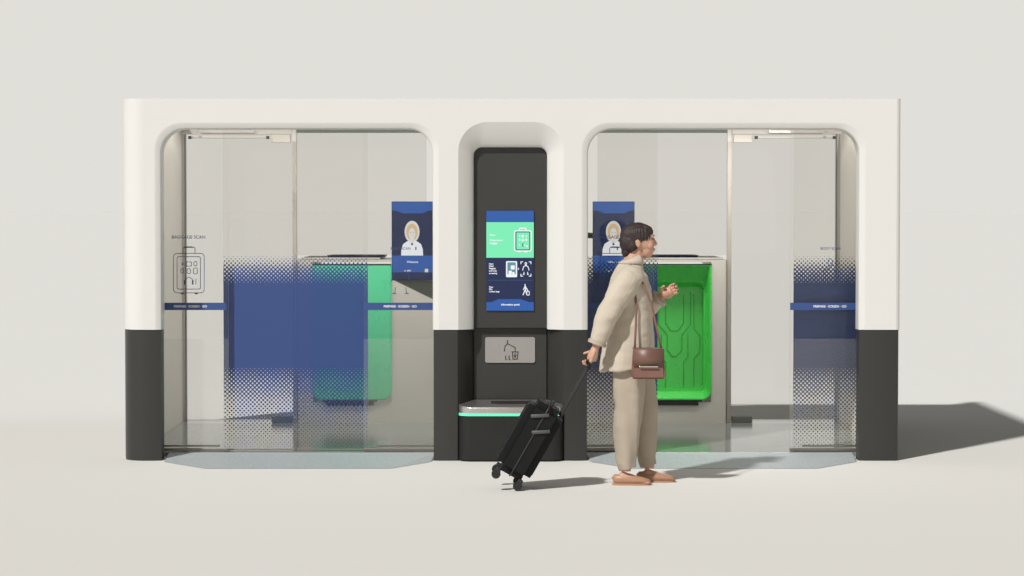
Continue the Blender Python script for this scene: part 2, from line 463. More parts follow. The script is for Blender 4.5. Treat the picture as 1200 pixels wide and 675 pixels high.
for side in (0, 1):
    # leg beside the niche: bevel to the door, flare into the niche
    e = .005; x_door = op[0][1] - b_ if side == 0 else op[1][0] + b_
    s = 1 if side == 0 else -1
    x_out = nich[0] if side == 0 else nich[1]; x_in = nin[0] if side == 0 else nin[1]
    pts = [(x_door + s * e, TF), (x_door + s * e, .034), (x_door + s * b_ * .15, .018), (x_door + s * (b_ + e), e)]
    for k in range(0, 15):
        t = k / 14; q = 1 - (1 - t) ** 1.35
        pts.append((x_out + (x_in - x_out) * q - s * e, YL * t + e))
    pts += [(x_in - s * e, YL + .12), (x_door + s * .1, YL + .12), (x_door + s * .1, TF)]
    bm = bmesh.new(); prism(bm, pts, 0, ZS - .003); fin('base', bm, M['dark'], booth, angle=30)
# recessed info panel
YP = YN + .035
bm = bmesh.new()
pz = Z_(384.5, YP)
plate(bm, rrect(nin[0] + .003, nin[1] - .003, pz + .002, nin[2] - .003, .045, rs=(.002, .002, .045, .045)), YP, YP + .09)
infop = fin('info_panel', bm, M['panel'], booth)
bm = bmesh.new(); box(bm, nin[0] + .002, nin[1] - .002, YL + .02, YL + .06, .0, pz - .002, .001)
fin('lower_panel', bm, M['panel'], booth)
bm = bmesh.new(); box(bm, -.43, .41, .285, .55, .0, ZT - .02, .01); fin('service_core', bm, M['inwall'], booth)

# info screen
sx0, sx1 = X_(570, YP), X_(625.5, YP); sz = lambda y: Z_(y, YP); sxx = lambda x: X_(x, YP)
scr = bmesh.new(); plate(scr, [(sx0, sz(364)), (sx1, sz(364)), (sx1, sz(247)), (sx0, sz(247))], YP - .010, YP + .005)
screen = fin('touch_screen', scr, M['s_navy'], booth)
def flat(name, polys, m, parent, y, t=.001):
    bm = bmesh.new()
    for p in polys: plate(bm, p, y, y + t)
    return fin(name, bm, m, parent)
yq = YP - .012
flat('screen_header', [[(sx0, sz(260)), (sx1, sz(260)), (sx1, sz(247)), (sx0, sz(247))]], M['s_blue'], screen, yq)
flat('screen_card', [[(sx0, sz(302)), (sx1, sz(302)), (sx1, sz(260.3)), (sx0, sz(260.3))]], M['s_mint'], screen, yq)
flat('screen_footer', [[(sx0, sz(364)), (sx1, sz(364)), (sx1, sz(354)), (sxx(620), sz(354)), (sxx(610), sz(350.5)), (sxx(584), sz(350.5)), (sxx(576), sz(354)), (sx0, sz(354))]], M['s_blue'], screen, yq)
flat('screen_rule', [[(sxx(571), sz(328.6)), (sxx(624.5), sz(328.6)), (sxx(624.5), sz(328)), (sxx(571), sz(328))]], M['s_rule'], screen, yq)
y2 = yq - .0015
def T(body, x, y, h, m, par, Y, align='LEFT', bold=.0):
    s = h / F * (Y - CAMY) * 1.38
    return text('lettering', body, X_(x, Y), Y, Z_(y, Y), s, m, par, align, bold * s)
for (tx, y, h) in (('Now', 275.5, 2.3), ('Prepare your', 281.5, 2.1), ('baggage', 285, 2.1)): T(tx, 574, y, h, M['s_white'], screen, y2, bold=.03)
for (tx, y, h) in (('Next', 309.3, 1.8), ('Scan', 311.8, 2.2), ('Baggage', 314.5, 1.8), ('and body', 317.4, 1.8), ('screening', 320.3, 1.8)): T(tx, 573, y, h, M['s_white'], screen, y2, bold=.03)
for (tx, y, h) in (('Then', 336.5, 1.7), ('Go', 338.8, 2.2), ('Collect bags', 341.7, 1.8)): T(tx, 573, y, h, M['s_white'], screen, y2, bold=.03)
T('Information panel', 598, 357, 2.2, M['s_white'], screen, y2, 'CENTER', .03)
def px(pts, Y): return [W(a, b, Y) for a, b in pts]
def pl(Y, w, *lines, closed=False, name='pictogram', m=None, par=None, bmx=None):
    bm = bmx or bmesh.new()
    for l in lines: ribbon(bm, px(l, Y), w * (Y - CAMY) / F, Y, closed)
    if bmx is None: return fin(name, bm, m, par)
def rr(x0, x1, y0, y1, r, n=4): return [(a, -b) for a, b in rrect(x0, x1, -y1, -y0, r, n)]
# suitcase pictogram on the mint card
bm = bmesh.new()
pl(y2, 1.2, rr(603, 622.4, 270.5, 294, 1.6), closed=True, bmx=bm)
pl(y2, 1.2, [(608.5, 270), (609, 267.5), (616, 267.5), (616.5, 270)], bmx=bm)
pl(y2, 1.2, [(607, 295), (610, 295)], [(614, 295), (618, 295)], bmx=bm)
for (a, b, r) in ((609, 276.5, .8), (612.5, 276.7, 1.4), (617, 276.5, .8), (609, 281, 1), (612.7, 281.4, 1.3), (616.7, 281, 1.3), (615, 287.5, .8), (617.5, 288.5, .9), (609, 287, .6)):
    plate(bm, [W(q[0], q[1], y2) for q in [(a + r * cos(k), b - 1.2 * r * sin(k)) for k in [i * pi / 4 for i in range(8)]]], y2, y2 + .0012)
fin('pictogram', bm, M['s_white'], screen)
bm = bmesh.new(); pl(y2 - .0012, 1.0, rr(604.6, 620.8, 271.8, 292.8, 1.2), closed=True, bmx=bm); pl(y2, .8, [(612.8, 285), (612.2, 288), (613.4, 288.5)], bmx=bm)
fin('pictogram', bm, M['s_ink'], screen)
# baggage x-ray pictogram
bm = bmesh.new(); plate(bm, px(rr(593, 606, 306, 324.8, 1.2), y2), y2, y2 + .001); fin('pictogram', bm, M['s_white'], screen)
bm = bmesh.new(); plate(bm, px(rr(594.6, 604.4, 307.4, 321.5, .8), y2), y2 - .0012, y2 - .0004); fin('pictogram', bm, M['s_teal'], screen)
bm = bmesh.new()
for q in (rr(598.5, 603.2, 311, 315.8, 1), rr(596, 599.8, 317.2, 321.5, .6), rr(600.2, 603, 318.8, 321.5, .5)): plate(bm, px(q, y2), y2 - .0026, y2 - .0014)
fin('pictogram', bm, M['s_white'], screen)
def body_marks(bm, cx, y0, y1, w, Y, full=True):
    """stylised standing person: head, shoulders and arms, feet"""
    h = y1 - y0; k = h / 40
    hd = [(cx + 2.6 * k * cos(a), y0 + 4 * k - 3.8 * k * sin(a)) for a in [i * pi / 6 for i in range(12)]]
    ribbon(bm, px(hd, Y), w * (Y - CAMY) / F, Y, True)
    pl(Y, w, [(cx - 1.2 * k, y0 + 8 * k), (cx - 1.4 * k, y0 + 11 * k), (cx - 7 * k, y0 + 14 * k), (cx - 9.5 * k, y0 + 21 * k), (cx - 10.5 * k, y0 + 26 * k)], bmx=bm)
    pl(Y, w, [(cx + 1.2 * k, y0 + 8 * k), (cx + 1.4 * k, y0 + 11 * k), (cx + 7 * k, y0 + 14 * k), (cx + 9.5 * k, y0 + 21 * k), (cx + 10.5 * k, y0 + 26 * k)], bmx=bm)
    for s in (-1, 1): pl(Y, w, [(cx + s * 6 * k, y0 + 33 * k), (cx + s * 6.4 * k, y0 + 39 * k), (cx + s * 9 * k, y0 + 40 * k), (cx + s * 5 * k, y0 + 40 * k)], bmx=bm)
bm = bmesh.new(); body_marks(bm, 616.2, 307.5, 321.5, .9, y2)
for sx, sy in ((-1, -1), (1, -1), (-1, 1), (1, 1)):
    cx, cy = 616.3 + sx * 5.9, 315.2 + sy * 8.4
    pl(y2, .9, [(cx - sx * 2.2, cy), (cx, cy), (cx, cy - sy * 2.4)], bmx=bm)
pl(y2, .8, [(607.2, 314.2), (607.9, 315), (607.2, 315.8)], bmx=bm)
fin('pictogram', bm, M['s_white'], screen)
bm = bmesh.new()
pl(y2, 1.1, [(615.2, 333.2), (615.4, 335)], [(615.3, 335.5), (613.5, 339.5)], [(615.5, 335.5), (618, 339.5), (618.6, 341)], [(615.6, 336), (615.9, 340.5), (617.5, 345.5)], [(615.2, 340), (613, 345.5)], bmx=bm)
pl(y2, .8, rr(617.4, 620.2, 341.4, 345.8, .5), closed=True, bmx=bm)
fin('pictogram', bm, M['s_white'], screen)
# litter sign plate
YQ = YL + .02
bm = bmesh.new(); plate(bm, px(rr(568.5, 627, 395, 425, 2.5, 5), YQ), YQ - .010, YQ + .004)
sp = fin('sign_plate', bm, M['plate'], booth)
yy = YQ - .0125; bm = bmesh.new()
pl(yy, 1.1, [(594.6, 398.8), (594.6, 400.3)], bmx=bm)
pl(yy, .9, [(594.6, 401), (594.4, 403), (591.8, 405.5), (590.9, 411.5)], [(595, 402.8), (603.8, 407.3)], [(603.6, 407.8), (603.6, 411)], [(592.6, 417), (592.4, 421), (593.6, 421.4)], [(596.6, 417), (596.4, 421), (597.8, 421.4)], [(599.8, 412.3), (607.4, 412.3)], [(600.5, 413), (601, 420.8), (606.2, 420.8), (606.9, 413)], bmx=bm)
pl(yy, .7, [(603.5, 413.6), (603.6, 419)], [(602, 416), (603.6, 419.2), (605, 416)], bmx=bm)
fin('pictogram', bm, M['inkdark'], sp)

# deck and ramps
ZD = .03
bm = bmesh.new(); box(bm, xL + .06, xR - .06, .30, 3.07, .0, ZD, .003)
fin('deck', bm, M['deck'], booth)
def G(x, y, z=0.):
    u = (x - 600) / F; v = (337.5 - y) / F
    dy = cos(TH) + v * sin(TH); dz = -sin(TH) + v * cos(TH); t = (z - CAMZ) / dz
    return u * t, CAMY + t * dy
for xa, xb, xc, xd in ((189.5, 240, 458, 508), (689.5, 740, 958, 1007)):
    a = G(xa, 541.5); b = G(xb, 549.3); c = G(xc, 549.3); d = G(xd, 541.5)
    bm = bmesh.new()
    lo = [(a[0], .06), (a[0] + .02, a[1]), b, c, (d[0] - .02, d[1]), (d[0], .06)]
    hi_y = .30
    v0 = [bm.verts.new((x, y, .002)) for x, y in lo]
    top = [bm.verts.new((lo[0][0], hi_y, ZD)), bm.verts.new((b[0] + .12, hi_y - .02, ZD)), bm.verts.new((c[0] - .12, hi_y - .02, ZD)), bm.verts.new((lo[5][0], hi_y, ZD))]
    bm.faces.new((v0[2], v0[3], top[2], top[1])); bm.faces.new((v0[0], v0[1], top[0])); bm.faces.new((v0[1], v0[2], top[1], top[0]))
    bm.faces.new((v0[3], v0[4], top[3], top[2])); bm.faces.new((v0[4], v0[5], top[3]))
    r_ = fin('access_ramp', bm, M['ramp'], booth)

# ------------------------------------------------------------------ front glass
fx = lambda v: X_(v, YF); slx = lambda v: X_(v, YS)
ztop = Z_(146, YF)
fixed = []
for mod, (xa, xb, kind) in enumerate(((186, 267.6, 'bag'), (426, 512, 'body'), (686, 767.6, 'bag'), (926, 1012, 'body'))):
    bm = bmesh.new(); box(bm, fx(xa), fx(xb), YF, YF + .010, ZD + .022, ztop, .0)
    g = fin('fixed_pane', bm, M['fglass'], booth)
    bm = bmesh.new(); box(bm, fx(xa), fx(xb), YF - .008, YF + .018, ZD + .002, ZD + .022, .003); fin('bottom_rail', bm, M['rail'], g)
    t0, t1 = (xa, xb - 11) if kind == 'bag' else (xb - 71, xb)
    bm = bmesh.new(); box(bm, fx(t0), fx(t1), YF + .020, YF + .034, ZD + .03, ZD + .044, .002); fin('guide_rail', bm, M['rail'], g)
    bm = bmesh.new(); sheet(bm, fx(xa), fx(xb), YF - .002, ZD + .022, Z_(397, YF)); fin('frosted_film', bm, M['film'], g)
    bm = bmesh.new(); box(bm, fx(xa), fx(xb - 2.0 if kind == 'bag' else xb), YF - .008, YF - .0045, Z_(363.3, YF), Z_(354.7, YF)); bd = fin('blue_band', bm, M['band'], g)
    tcx = {0: 223.3, 1: 469, 2: 723.3, 3: 972.5}[mod]
    y3 = YF - .0095
    s = 3.65 * (YF - CAMY) / F
    text('lettering', 'PREPARE \u00b7 SCREEN \u00b7 GO', fx(tcx), y3, Z_(359.1, YF), s, M['whiteink'], bd, bold=.0006, depth=.0008)
    bm = bmesh.new(); yi = YF - .0045
    if kind == 'bag':
        c = tcx - 2
        pl(yi, .75, rr(c - 18, c + 18, 297, 343.2, 4), rr(c - 13.8, c + 13.6, 300.8, 338.8, 1.8), closed=True, bmx=bm)
        pl(yi, .75, [(c - 6.8, 296.5), (c - 6.8, 291), (c - 5.6, 289.8), (c + 6.2, 289.8), (c + 7.2, 291), (c + 7.2, 296.5)], bmx=bm)
        pl(yi, 1.5, [(c - 5, 289.6), (c + 4, 289.6)], [(c - 9, 344), (c - 6.5, 344)], [(c + 7.5, 344), (c + 10, 344)], bmx=bm)
        pl(yi, .7, rr(c - 3, c + 3, 307, 311.8, .8), rr(c - 2, c + 2, 315, 320.5, 1.4), rr(c + 5.5, c + 9.8, 314, 321, 1.2), rr(c + 5.8, c + 9.5, 306.5, 311.5, 1.8), rr(c - 9.4, c - 6.4, 315, 320, .8), closed=True, bmx=bm)
        pl(yi, .7, [(c - 4.5, 332), (c - 4, 327), (c, 324.6), (c + 4, 327), (c + 4.6, 332)], [(c - 9, 309.4), (c - 5.5, 309.4)], [(c - 7.3, 307.8), (c - 7.3, 311)], [(c + 8.4, 327), (c + 8.2, 333)], bmx=bm)
        pl(yi, 1.7, [(c - 5, 329), (c - 5, 333)], [(c + 4.6, 329), (c + 4.6, 333)], bmx=bm)
        fin('pictogram', bm, M['ink'], g)
        text('lettering', 'BAGGAGE SCAN', fx(c), yi, Z_(278, YF), 5.3 * (YF - CAMY) / F, M['ink'], g, bold=.0003)
    else:
        c = tcx + .5
        body_marks(bm, c, 303, 344, .8, yi)
        fin('pictogram', bm, M['ink'], g)
        text('lettering', 'BODY SCAN', fx(c), yi, Z_(291.3, YF), 4.2 * (YF - CAMY) / F, M['ink'], g, bold=.0003)
    fixed.append(g)
for (xa, xb) in ((261.8, 346.46), (346.54, 431.2), (686.5, 770.7), (930.0, 1014)):
    bm = bmesh.new(); box(bm, slx(xa), slx(xb), YS + .004, YS + .014, ZD + .006, ztop, .0)
    g = fin('sliding_door', bm, M['sglass'], booth)
    bm = bmesh.new(); box(bm, slx(xa), slx(xb), YS + .000, YS + .018, ZD + .003, ZD + .012, .002); fin('door_shoe', bm, M['rail'], g)
    bm = bmesh.new(); sheet(bm, slx(xa), slx(xb), YS + .0015, ZD + .014, Z_(296, YS)); fin('halftone_print', bm, M['halftone'], g)
for (xa, xb) in ((184, 514), (684, 1014)):
    bm = bmesh.new(); box(bm, fx(xa), fx(xb), YF - .04, YS + .05, ztop, ztop + .05, .003)
    fin('door_track', bm, M['alu'], booth)

# ------------------------------------------------------------------ rear glazing and doors
YB = 2.78
bx = lambda v: X_(v, YB); bz = lambda y: Z_(y, YB)
for s in (-1, 1):
    def mx(v): return bx(v) if s > 0 else bx(1200 - v)
    def sb(bm, a, b, y0, y1, z0, z1, bev=.003):
        p, q = sorted((mx(a), mx(b))); box(bm, p, q, y0, y1, z0, z1, bev)
    # middle pane above the scanner, header
    bm = bmesh.new(); sb(bm, 700, 851.5, YB + .02, YB + .03, 1.385, bz(155.5), 0); fin('rear_pane', bm, M['rglass'], booth)
    bm = bmesh.new(); sb(bm, 640, 852, YB, YB + .05, bz(155.5), bz(150), .002)
    h = fin('rear_header', bm, mat('dark_green_header', (.10, .12, .10), .5), booth)
    # hinged glass door
    bm = bmesh.new(); sb(bm, 857.5, 990, YB + .02, YB + .03, ZD + .012, bz(157.5), 0)
    d = fin('rear_door', bm, M['rglass'], booth)
    bm = bmesh.new(); sb(bm, 852, 857, YB - .005, YB + .05, ZD, bz(150), .003); fin('door_post', bm, M['alu'], d)
    bm = bmesh.new(); sb(bm, 857.2, 992, YB + .005, YB + .045, bz(157.3), bz(150), .003); fin('door_header', bm, M['alu'], d)
    bm = bmesh.new(); sb(bm, 859.5, 881, YB + .004, YB + .046, bz(167), bz(157.8), .003); fin('patch_hinge', bm, M['alu'], d)
    bm = bmesh.new(); sb(bm, 857.8, 882, YB - .01, YB + .05, ZD + .001, ZD + .05, .003); fin('floor_spring', bm, mat('spring_cover', (.16, .17, .15), .4), d)
    bm = bmesh.new(); sb(bm, 885, 976, YB - .032, YB - .012, bz(162.3), bz(160.2), .002); cl = fin('closer_rail', bm, M['alu'], d)
    for u0, u1 in ((883.5, 887), (974.5, 978)):
        bm = bmesh.new(); sb(bm, u0, u1, YB - .04, YB - .006, bz(163), bz(159.6), .002); fin('rail_end', bm, M['black'], cl)
    bm = bmesh.new(); sb(bm, 900, 965, YB - .05, YB - .02, bz(156.2), bz(152.5), .003); sb(bm, 963, 965.5, YB - .045, YB - .03, bz(160.5), bz(154), .001); fin('closer_body', bm, M['steel'], d)
# ------------------------------------------------------------------ scanners
YC = 2.70
cxp = lambda v: X_(v, YC); cz_ = lambda y: Z_(y, YC)
def scanner(s, label):
    q = lambda v: cxp(v) if s > 0 else cxp(1200 - v)      # described for the one on the right
    o = thing('baggage_scanner', ((q(852) + q(606)) / 2, YC, ZD), label, 'scanner', 'baggage scanners at the back of the booth')
    ox, oy, oz = o.location
    def B(bm, a, b, y0, y1, z0, z1, bev=.0):
        p, r = sorted((q(a) - ox, q(b) - ox)); box(bm, p, r, y0 - oy, y1 - oy, z0 - oz, z1 - oz, bev)
    zt, zb = cz_(304.5), cz_(497); gt, gb = cz_(310), cz_(468.5)
    bm = bmesh.new(); D = YC + .95
    plan = [(q(606) - ox, 0), (q(846) - ox, 0), (q(850.5) - ox, .012), (q(852) - ox, .05), (q(852) - ox, .95), (q(606) - ox, .95)]
    gx0, gx1 = q(741.5) - ox, q(833.5) - ox
    prism(bm, plan, gt - oz + .02, zt - oz)                        # top block
    prism(bm, plan, zb - oz + .0, gb - oz - .02)                   # lower block
    pr = [(gx1 - s * .0, 0)] + plan[1:5] + [(gx1, .95)]
    prism(bm, pr, gb - oz - .0199, gt - oz + .0199)
    pr = [(q(606) - ox, 0), (gx0, 0), (gx0, .95), (q(606) - ox, .95)]
    prism(bm, pr, gb - oz - .0199, gt - oz + .0199)
    bmesh.ops.remove_doubles(bm, verts=bm.verts, dist=.0005)
    cab = fin('cabinet', bm, M['cab'], o, angle=40)
    bm = bmesh.new(); B(bm, 607, 851, YC + .012, D - .02, .0 + ZD + .001, zb - .004, .003); fin('plinth', bm, M['alu'], o)
    bm = bmesh.new(); B(bm, 755, 848, YC + .03, D - .03, zt + .001, zt + .016, .005); fin('top_lip', bm, mat('lip_grey', (.42, .40, .36), .5), o)
    bm = bmesh.new(); B(bm, 758, 823, YC - .012, YC + .03, cz_(475), cz_(468.9), .0)
    bmesh.ops.bevel(bm, geom=[e for e in bm.edges if abs(e.verts[0].co.y - e.verts[1].co.y) > .02 and min(e.verts[0].co.z, e.verts[1].co.z) < cz_(472) - oz], offset=.03, segments=4, affect='EDGES')
    fin('floor_slot', bm, M['black'], o, angle=30)
    # green bay
    def loop(a, b, t, u, rb, rt, y):
        p, r = sorted((q(a) - ox, q(b) - ox))
        rs = (rb, rb, rt, rt)
        return [(x, y, z) for x, z in rrect(p, r, cz_(u) - oz, cz_(t) - oz, .01, 8, rs)]
    bm = bmesh.new()
    if s > 0:
        L = [loop(741.2, 833.8, 310.2, 468.6, .072, .004, .02), loop(741.2, 833.8, 310.2, 468.6, .072, .004, -.012), loop(742, 833, 311, 467.8, .069, .004, -.016),
             loop(743.2, 831.5, 311.8, 466.5, .066, .005, -.012), loop(747.5, 827.5, 328, 459.5, .05, .03, .08),
             loop(749.5, 825.5, 331, 457.5, .05, .05, .085), loop(749.8, 825.2, 336.5, 457, .05, .05, .15), loop(751, 824, 338, 456, .05, .05, .152)]
    else:
        L = [loop(741.2, 833.8, 310.2, 468.6, .072, .004, .02), loop(741.2, 833.8, 310.2, 468.6, .072, .004, -.010), loop(742.5, 832.5, 311.5, 467.3, .068, .004, -.016)]
    prev = None
    for l in L:
        vs = [bm.verts.new(p) for p in l]
        if prev:
            n = len(vs)
            for i in range(n): bm.faces.new((prev[i], prev[(i + 1) % n], vs[(i + 1) % n], vs[i]))
        prev = vs
    bm.faces.new(prev)
    bay = fin('bay_liner' if s > 0 else 'bay_shutter', bm, M['green'] if s > 0 else M['mint'], o, angle=28)
    if s > 0:
        bm = bmesh.new()
        lines = [[(801, 345), (801, 378), (795, 387), (788, 387)], [(809, 342), (809, 380), (799, 392), (799, 410), (793, 417), (786, 417)], [(813, 345), (813, 385), (820, 393), (820, 412), (813, 420), (813, 452)],
                 [(801, 454), (801, 424), (806, 418), (806, 392)], [(780, 345), (780, 378), (786, 387), (792, 387)], [(772, 342), (772, 380), (782, 392), (782, 410), (788, 417), (793, 417)], [(768, 345), (768, 385), (761, 393), (761, 412), (768, 420), (768, 452)], [(780, 454), (780, 424), (775, 418), (775, 392)]]
        for l in lines:
            pts = [(W(a, b, YC + .15)[0] - ox, .149, W(a, b, YC + .15)[1] - oz) for a, b in l]
            tube(bm, pts, .0026, 6)
        fin('embossed_lines', bm, M['greenline'], bay)
    # guide rail line above bay
    bm = bmesh.new(); B(bm, 741.5, 834, YC - .018, YC + .0, cz_(310.2), cz_(309.2)); fin('bay_lintel', bm, M['black'], o)
    return o
sR = scanner(1, 'grey baggage scanner behind the walking person, with a deep open bright green bay')
sL = scanner(-1, 'grey baggage scanner behind the closed blue dotted doors, with a flat mint green shutter')
# trays lying on top
for x0, x1, lab in ((386, 452, 'thin navy tray lying on top of the scanner with the mint shutter'), (757, 816, 'thin navy tray lying on top of the scanner with the open green bay')):
    Yt = 3.1; a, b = X_(x0, Yt), X_(x1, Yt); z = cz_(304.5) + .0162
    t = thing('tray', ((a + b) / 2, Yt, z), lab, 'tray', 'navy trays on the scanners')
    h = (b - a) / 2; bm = bmesh.new(); plan = rrect(-h, h, -.22, .22, .05, 5); prism(bm, plan, 0, .008)
    fin('tray_base', bm, M['navy'], t, angle=30)
    bm = bmesh.new(); n = len(plan)
    for i in range(n):
        p, r = Vector(plan[i]), Vector(plan[(i + 1) % n]); pi_, ri = p * .94, r * .94
        vs = [bm.verts.new((*k, zz)) for k, zz in ((p, .008), (r, .008), (r * 1.03, .016), (p * 1.03, .016), (pi_, .0085), (ri, .0085), (ri * 1.03, .016), (pi_ * 1.03, .016))]
        bm.faces.new(vs[0:4]); bm.faces.new(vs[4:8][::-1]); bm.faces.new((vs[3], vs[2], vs[6], vs[7]))
    fin('rim', bm, M['navy'], t, angle=30)

# ------------------------------------------------------------------ displays
YD = 1.55
def display(s, label):
    a, b = (459, 507.5) if s < 0 else (694.5, 743.5)
    x0, x1 = X_(a, YD), X_(b, YD); cx = (x0 + x1) / 2; z0, z1 = Z_(328.5, YD), Z_(236, YD); h = (x1 - x0) / 2
    o = thing('greeting_display', (cx, YD, z0), label, 'display', 'portrait displays inside the booth')
    H = z1 - z0
    bm = bmesh.new(); box(bm, -h, h, 0, .045, 0, H, .004); hs = fin('housing', bm, M['black'], o)
    bm = bmesh.new(); box(bm, -h + .03, h - .03, .045, .30, .08, H - .08, .01); fin('rear_box', bm, M['black'], o)
    # arm back to the service core / dark wedge below the housing
    bm = bmesh.new()
    if s < 0: plate(bm, [(-h + .02, -.002), (h - .002, -.002), (h - .002, -.145)], .02, .25)
    else: plate(bm, [(h - .02, -.002), (-h + .002, -.002), (-h + .002, -.145)], .02, .25)
    fin('dark_wedge', bm, mat('wedge_green_grey', (.16, .18, .15), .5), o)
    bm = bmesh.new()
    tube(bm, [(s * .37 - cx, .50 - YD, .36), (s * .43 - cx, 1.0 - YD, .36), (s * .50 - cx, .10, .35), (s * (abs(cx) - h + .08) - cx, .17, .33)], .022, 12); fin('arm', bm, M['black'], o)
    u = lambda v: -h + .004 + (v - 459.5) / 47.5 * (2 * h - .008); w = lambda v: (328.5 - v) / 92.5 * H
    def P(polys, m, lay, name='picture'):
        bm = bmesh.new()
        for p in polys: plate(bm, [(u(c), w(d)) for c, d in p], -.002 - lay * .0012, -.001 - lay * .0012)
        return fin(name, bm, m, scn)
    bm = bmesh.new(); plate(bm, [(u(459.5), w(327.8)), (u(507), w(327.8)), (u(507), w(236.8)), (u(459.5), w(236.8))], -.002, -.001)
    scn = fin('screen', bm, M['s_navy'], o)
    P([[(459.5, 246.5), (465, 247), (472, 250), (496, 250), (501, 247), (507, 246.5), (507, 236.8), (459.5, 236.8)], [(459.5, 319), (507, 319), (507, 299.5), (459.5, 299.5)]], M['s_blue'], 1)
    # hooded white outline, hair, face, shoulders
    hood = [(483 + 8.8 * cos(k * pi / 12), 271.5 - (12.8 if k < 12 else 13) * sin(k * pi / 12)) for k in range(24)]
    P([hood], M['s_face'], 2); 
    body_ = [(470, 299.4), (470.4, 292), (472.5, 286), (477, 282.8), (483, 282), (489, 282.8), (493.5, 286), (495.6, 292), (496, 299.4)]
    P([body_], M['s_white'], 3)
    P([[(483 + 6.7 * cos(k * pi / 12), 271.8 - 9.8 * sin(k * pi / 12)) for k in range(24)]], M['s_blond'], 4)
    P([[(483 + 3.9 * cos(k * pi / 12), 274.0 - 6.9 * sin(k * pi / 12)) for k in range(24)], [(480.6, 279), (485.4, 279), (485.6, 284.5), (480.4, 284.5)]], M['s_face'], 5)
    P([[(483 + 1.3 * cos(k * pi / 6), 286 - 1.4 * sin(k * pi / 6)) for k in range(12)], [(486.8, 289.2), (488.2, 289.2), (488.2, 293), (486.8, 293)], [(480.8, 272.4), (482, 272.4), (482, 272.9), (480.8, 272.9)], [(484.4, 272.4), (485.6, 272.4), (485.6, 272.9), (484.4, 272.9)]], M['s_ink'], 6)
    P([[(498, 315), (502, 315), (502, 319), (498, 319)]], M['s_cream'], 6, 'button_icon')
    sc_ = 92.5 / H
    text('lettering', 'Welcome', u(483.5), -.006, w(307), 3.3 / sc_, M['s_white'], scn, bold=.0005)
    text('lettering', 'English', u(477.8), -.006, w(317), 2.8 / sc_, M['s_white'], scn, bold=.0004)
    return o
display(-1, 'blue portrait display with a hooded white figure, fully visible left of the bin niche')
display(1, 'blue portrait display with a hooded white figure, partly hidden by the person walking past')

# ------------------------------------------------------------------ bin
YBN = -.06
bxa, bxb = PX(537.8), PX(659.8)
o = thing('litter_bin', ((bxa + bxb) / 2, -.05, 0), 'charcoal litter bin with steel lid and glowing green line, standing in the central niche', 'litter bin')
ox = o.location.x; hw = (bxb - bxa) / 2
def bin_plan(ins=0., yb=.215):
    r = .085; h = hw - ins; y0 = -.02 + ins; pts = [(h - .07, yb), (-h + .07, yb), (-h, .12)]
    for k in range(9):
        a = pi + k / 8 * pi / 2; pts.append((-h + r + r * cos(a), y0 + r + r * sin(a)))
    for k in range(9):
        a = 1.5 * pi + k / 8 * pi / 2; pts.append((h - r + r * cos(a), y0 + r + r * sin(a)))
    pts.append((h, .12)); return pts
z1 = Z_(487.5, YBN); z2 = Z_(484.5, YBN); z3 = Z_(478, YBN)
bm = bmesh.new(); prism(bm, bin_plan(.012), 0.0, .012); prism(bm, bin_plan(0), .012, z1 - .001)
fin('bin_body', bm, mat('bin_charcoal', (.018, .018, .017), .5, var=.08, scale=5, spec=.3), o, angle=30)
bm = bmesh.new(); prism(bm, bin_plan(-.0015), z1, z2); fin('light_strip', bm, M['strip'], o, angle=30)
bm = bmesh.new(); p = bin_plan(-.001); prism(bm, p, z2 + .001, z3)
bmesh.ops.bevel(bm, geom=[e for e in bm.edges if e.verts[0].co.z > z3 - .001 and e.verts[1].co.z > z3 - .001], offset=.008, segments=3, affect='EDGES')
for v in bm.verts:
    if v.co.z > z3 - .012: v.co.z += max(0, v.co.y + .05) * .16
lid = fin('lid', bm, M['steel'], o, angle=40)
bm = bmesh.new(); plate_pts = rrect(-.14, .14, .08, .16, .03, 5)
prism(bm, plate_pts, z3 + .022, z3 + .036); fin('slot', bm, M['black'], lid)

# ------------------------------------------------------------------ person
pxw, pyw = (741 - 600) / F * 15.82, -1.44
per = thing('person', (pxw, pyw, 0), 'person with short dark hair in a beige coat walking right, pulling a black suitcase', 'person')
def hand(bm, wrist, d, n, side, curl, L=1.0, thumb_in=.5):
    """palm + four fingers of different length + thumb. d = towards fingers, n = palm side, side = towards thumb"""
    w = Vector(wrist); d = Vector(d).normalized(); n = Vector(n); n = (n - d * n.dot(d)).normalized(); s = d.cross(n)
    if s.dot(Vector(side)) < 0: s = -s
    # palm
    tube(bm, [w - d * .03, w, w + d * .03 * L, w + d * .06 * L, w + d * .082 * L], [.022, .024, .030, .034, .030], 12)
    rot = Matrix((s, n, d)).transposed()
    t = bmesh.new(); bmesh.ops.create_uvsphere(t, u_segments=16, v_segments=10, radius=1)
    merge(bm, t, Matrix.Translation(w + d * .05) @ rot.to_4x4() @ Matrix.Diagonal((.040, .017, .052, 1)))
    for i, (off, ln) in enumerate(((.030, .070), (.010, .078), (-.010, .072), (-.029, .057))):
        p = w + d * (.084 - abs(off) * .15) * L + s * off; a = curl * .35 + i * .06
        for seg, fr in enumerate((.45, .31, .24)):
            dd = d * cos(a) + n * sin(a); q = p + dd * ln * fr
            capsule(bm, p, q, .0088 - seg * .0008, .0083 - seg * .001, 8); p = q; a += curl
    p = w + d * .022 + s * .026 + n * .006
    dd = (d * .55 + s * .65 + n * thumb_in).normalized(); q = p + dd * .036; capsule(bm, p, q, .0125, .0105, 8)
    dd2 = (d * .75 + s * .15 + n * (thumb_in + .3)).normalized(); capsule(bm, q, q + dd2 * .028, .0105, .0085, 8)
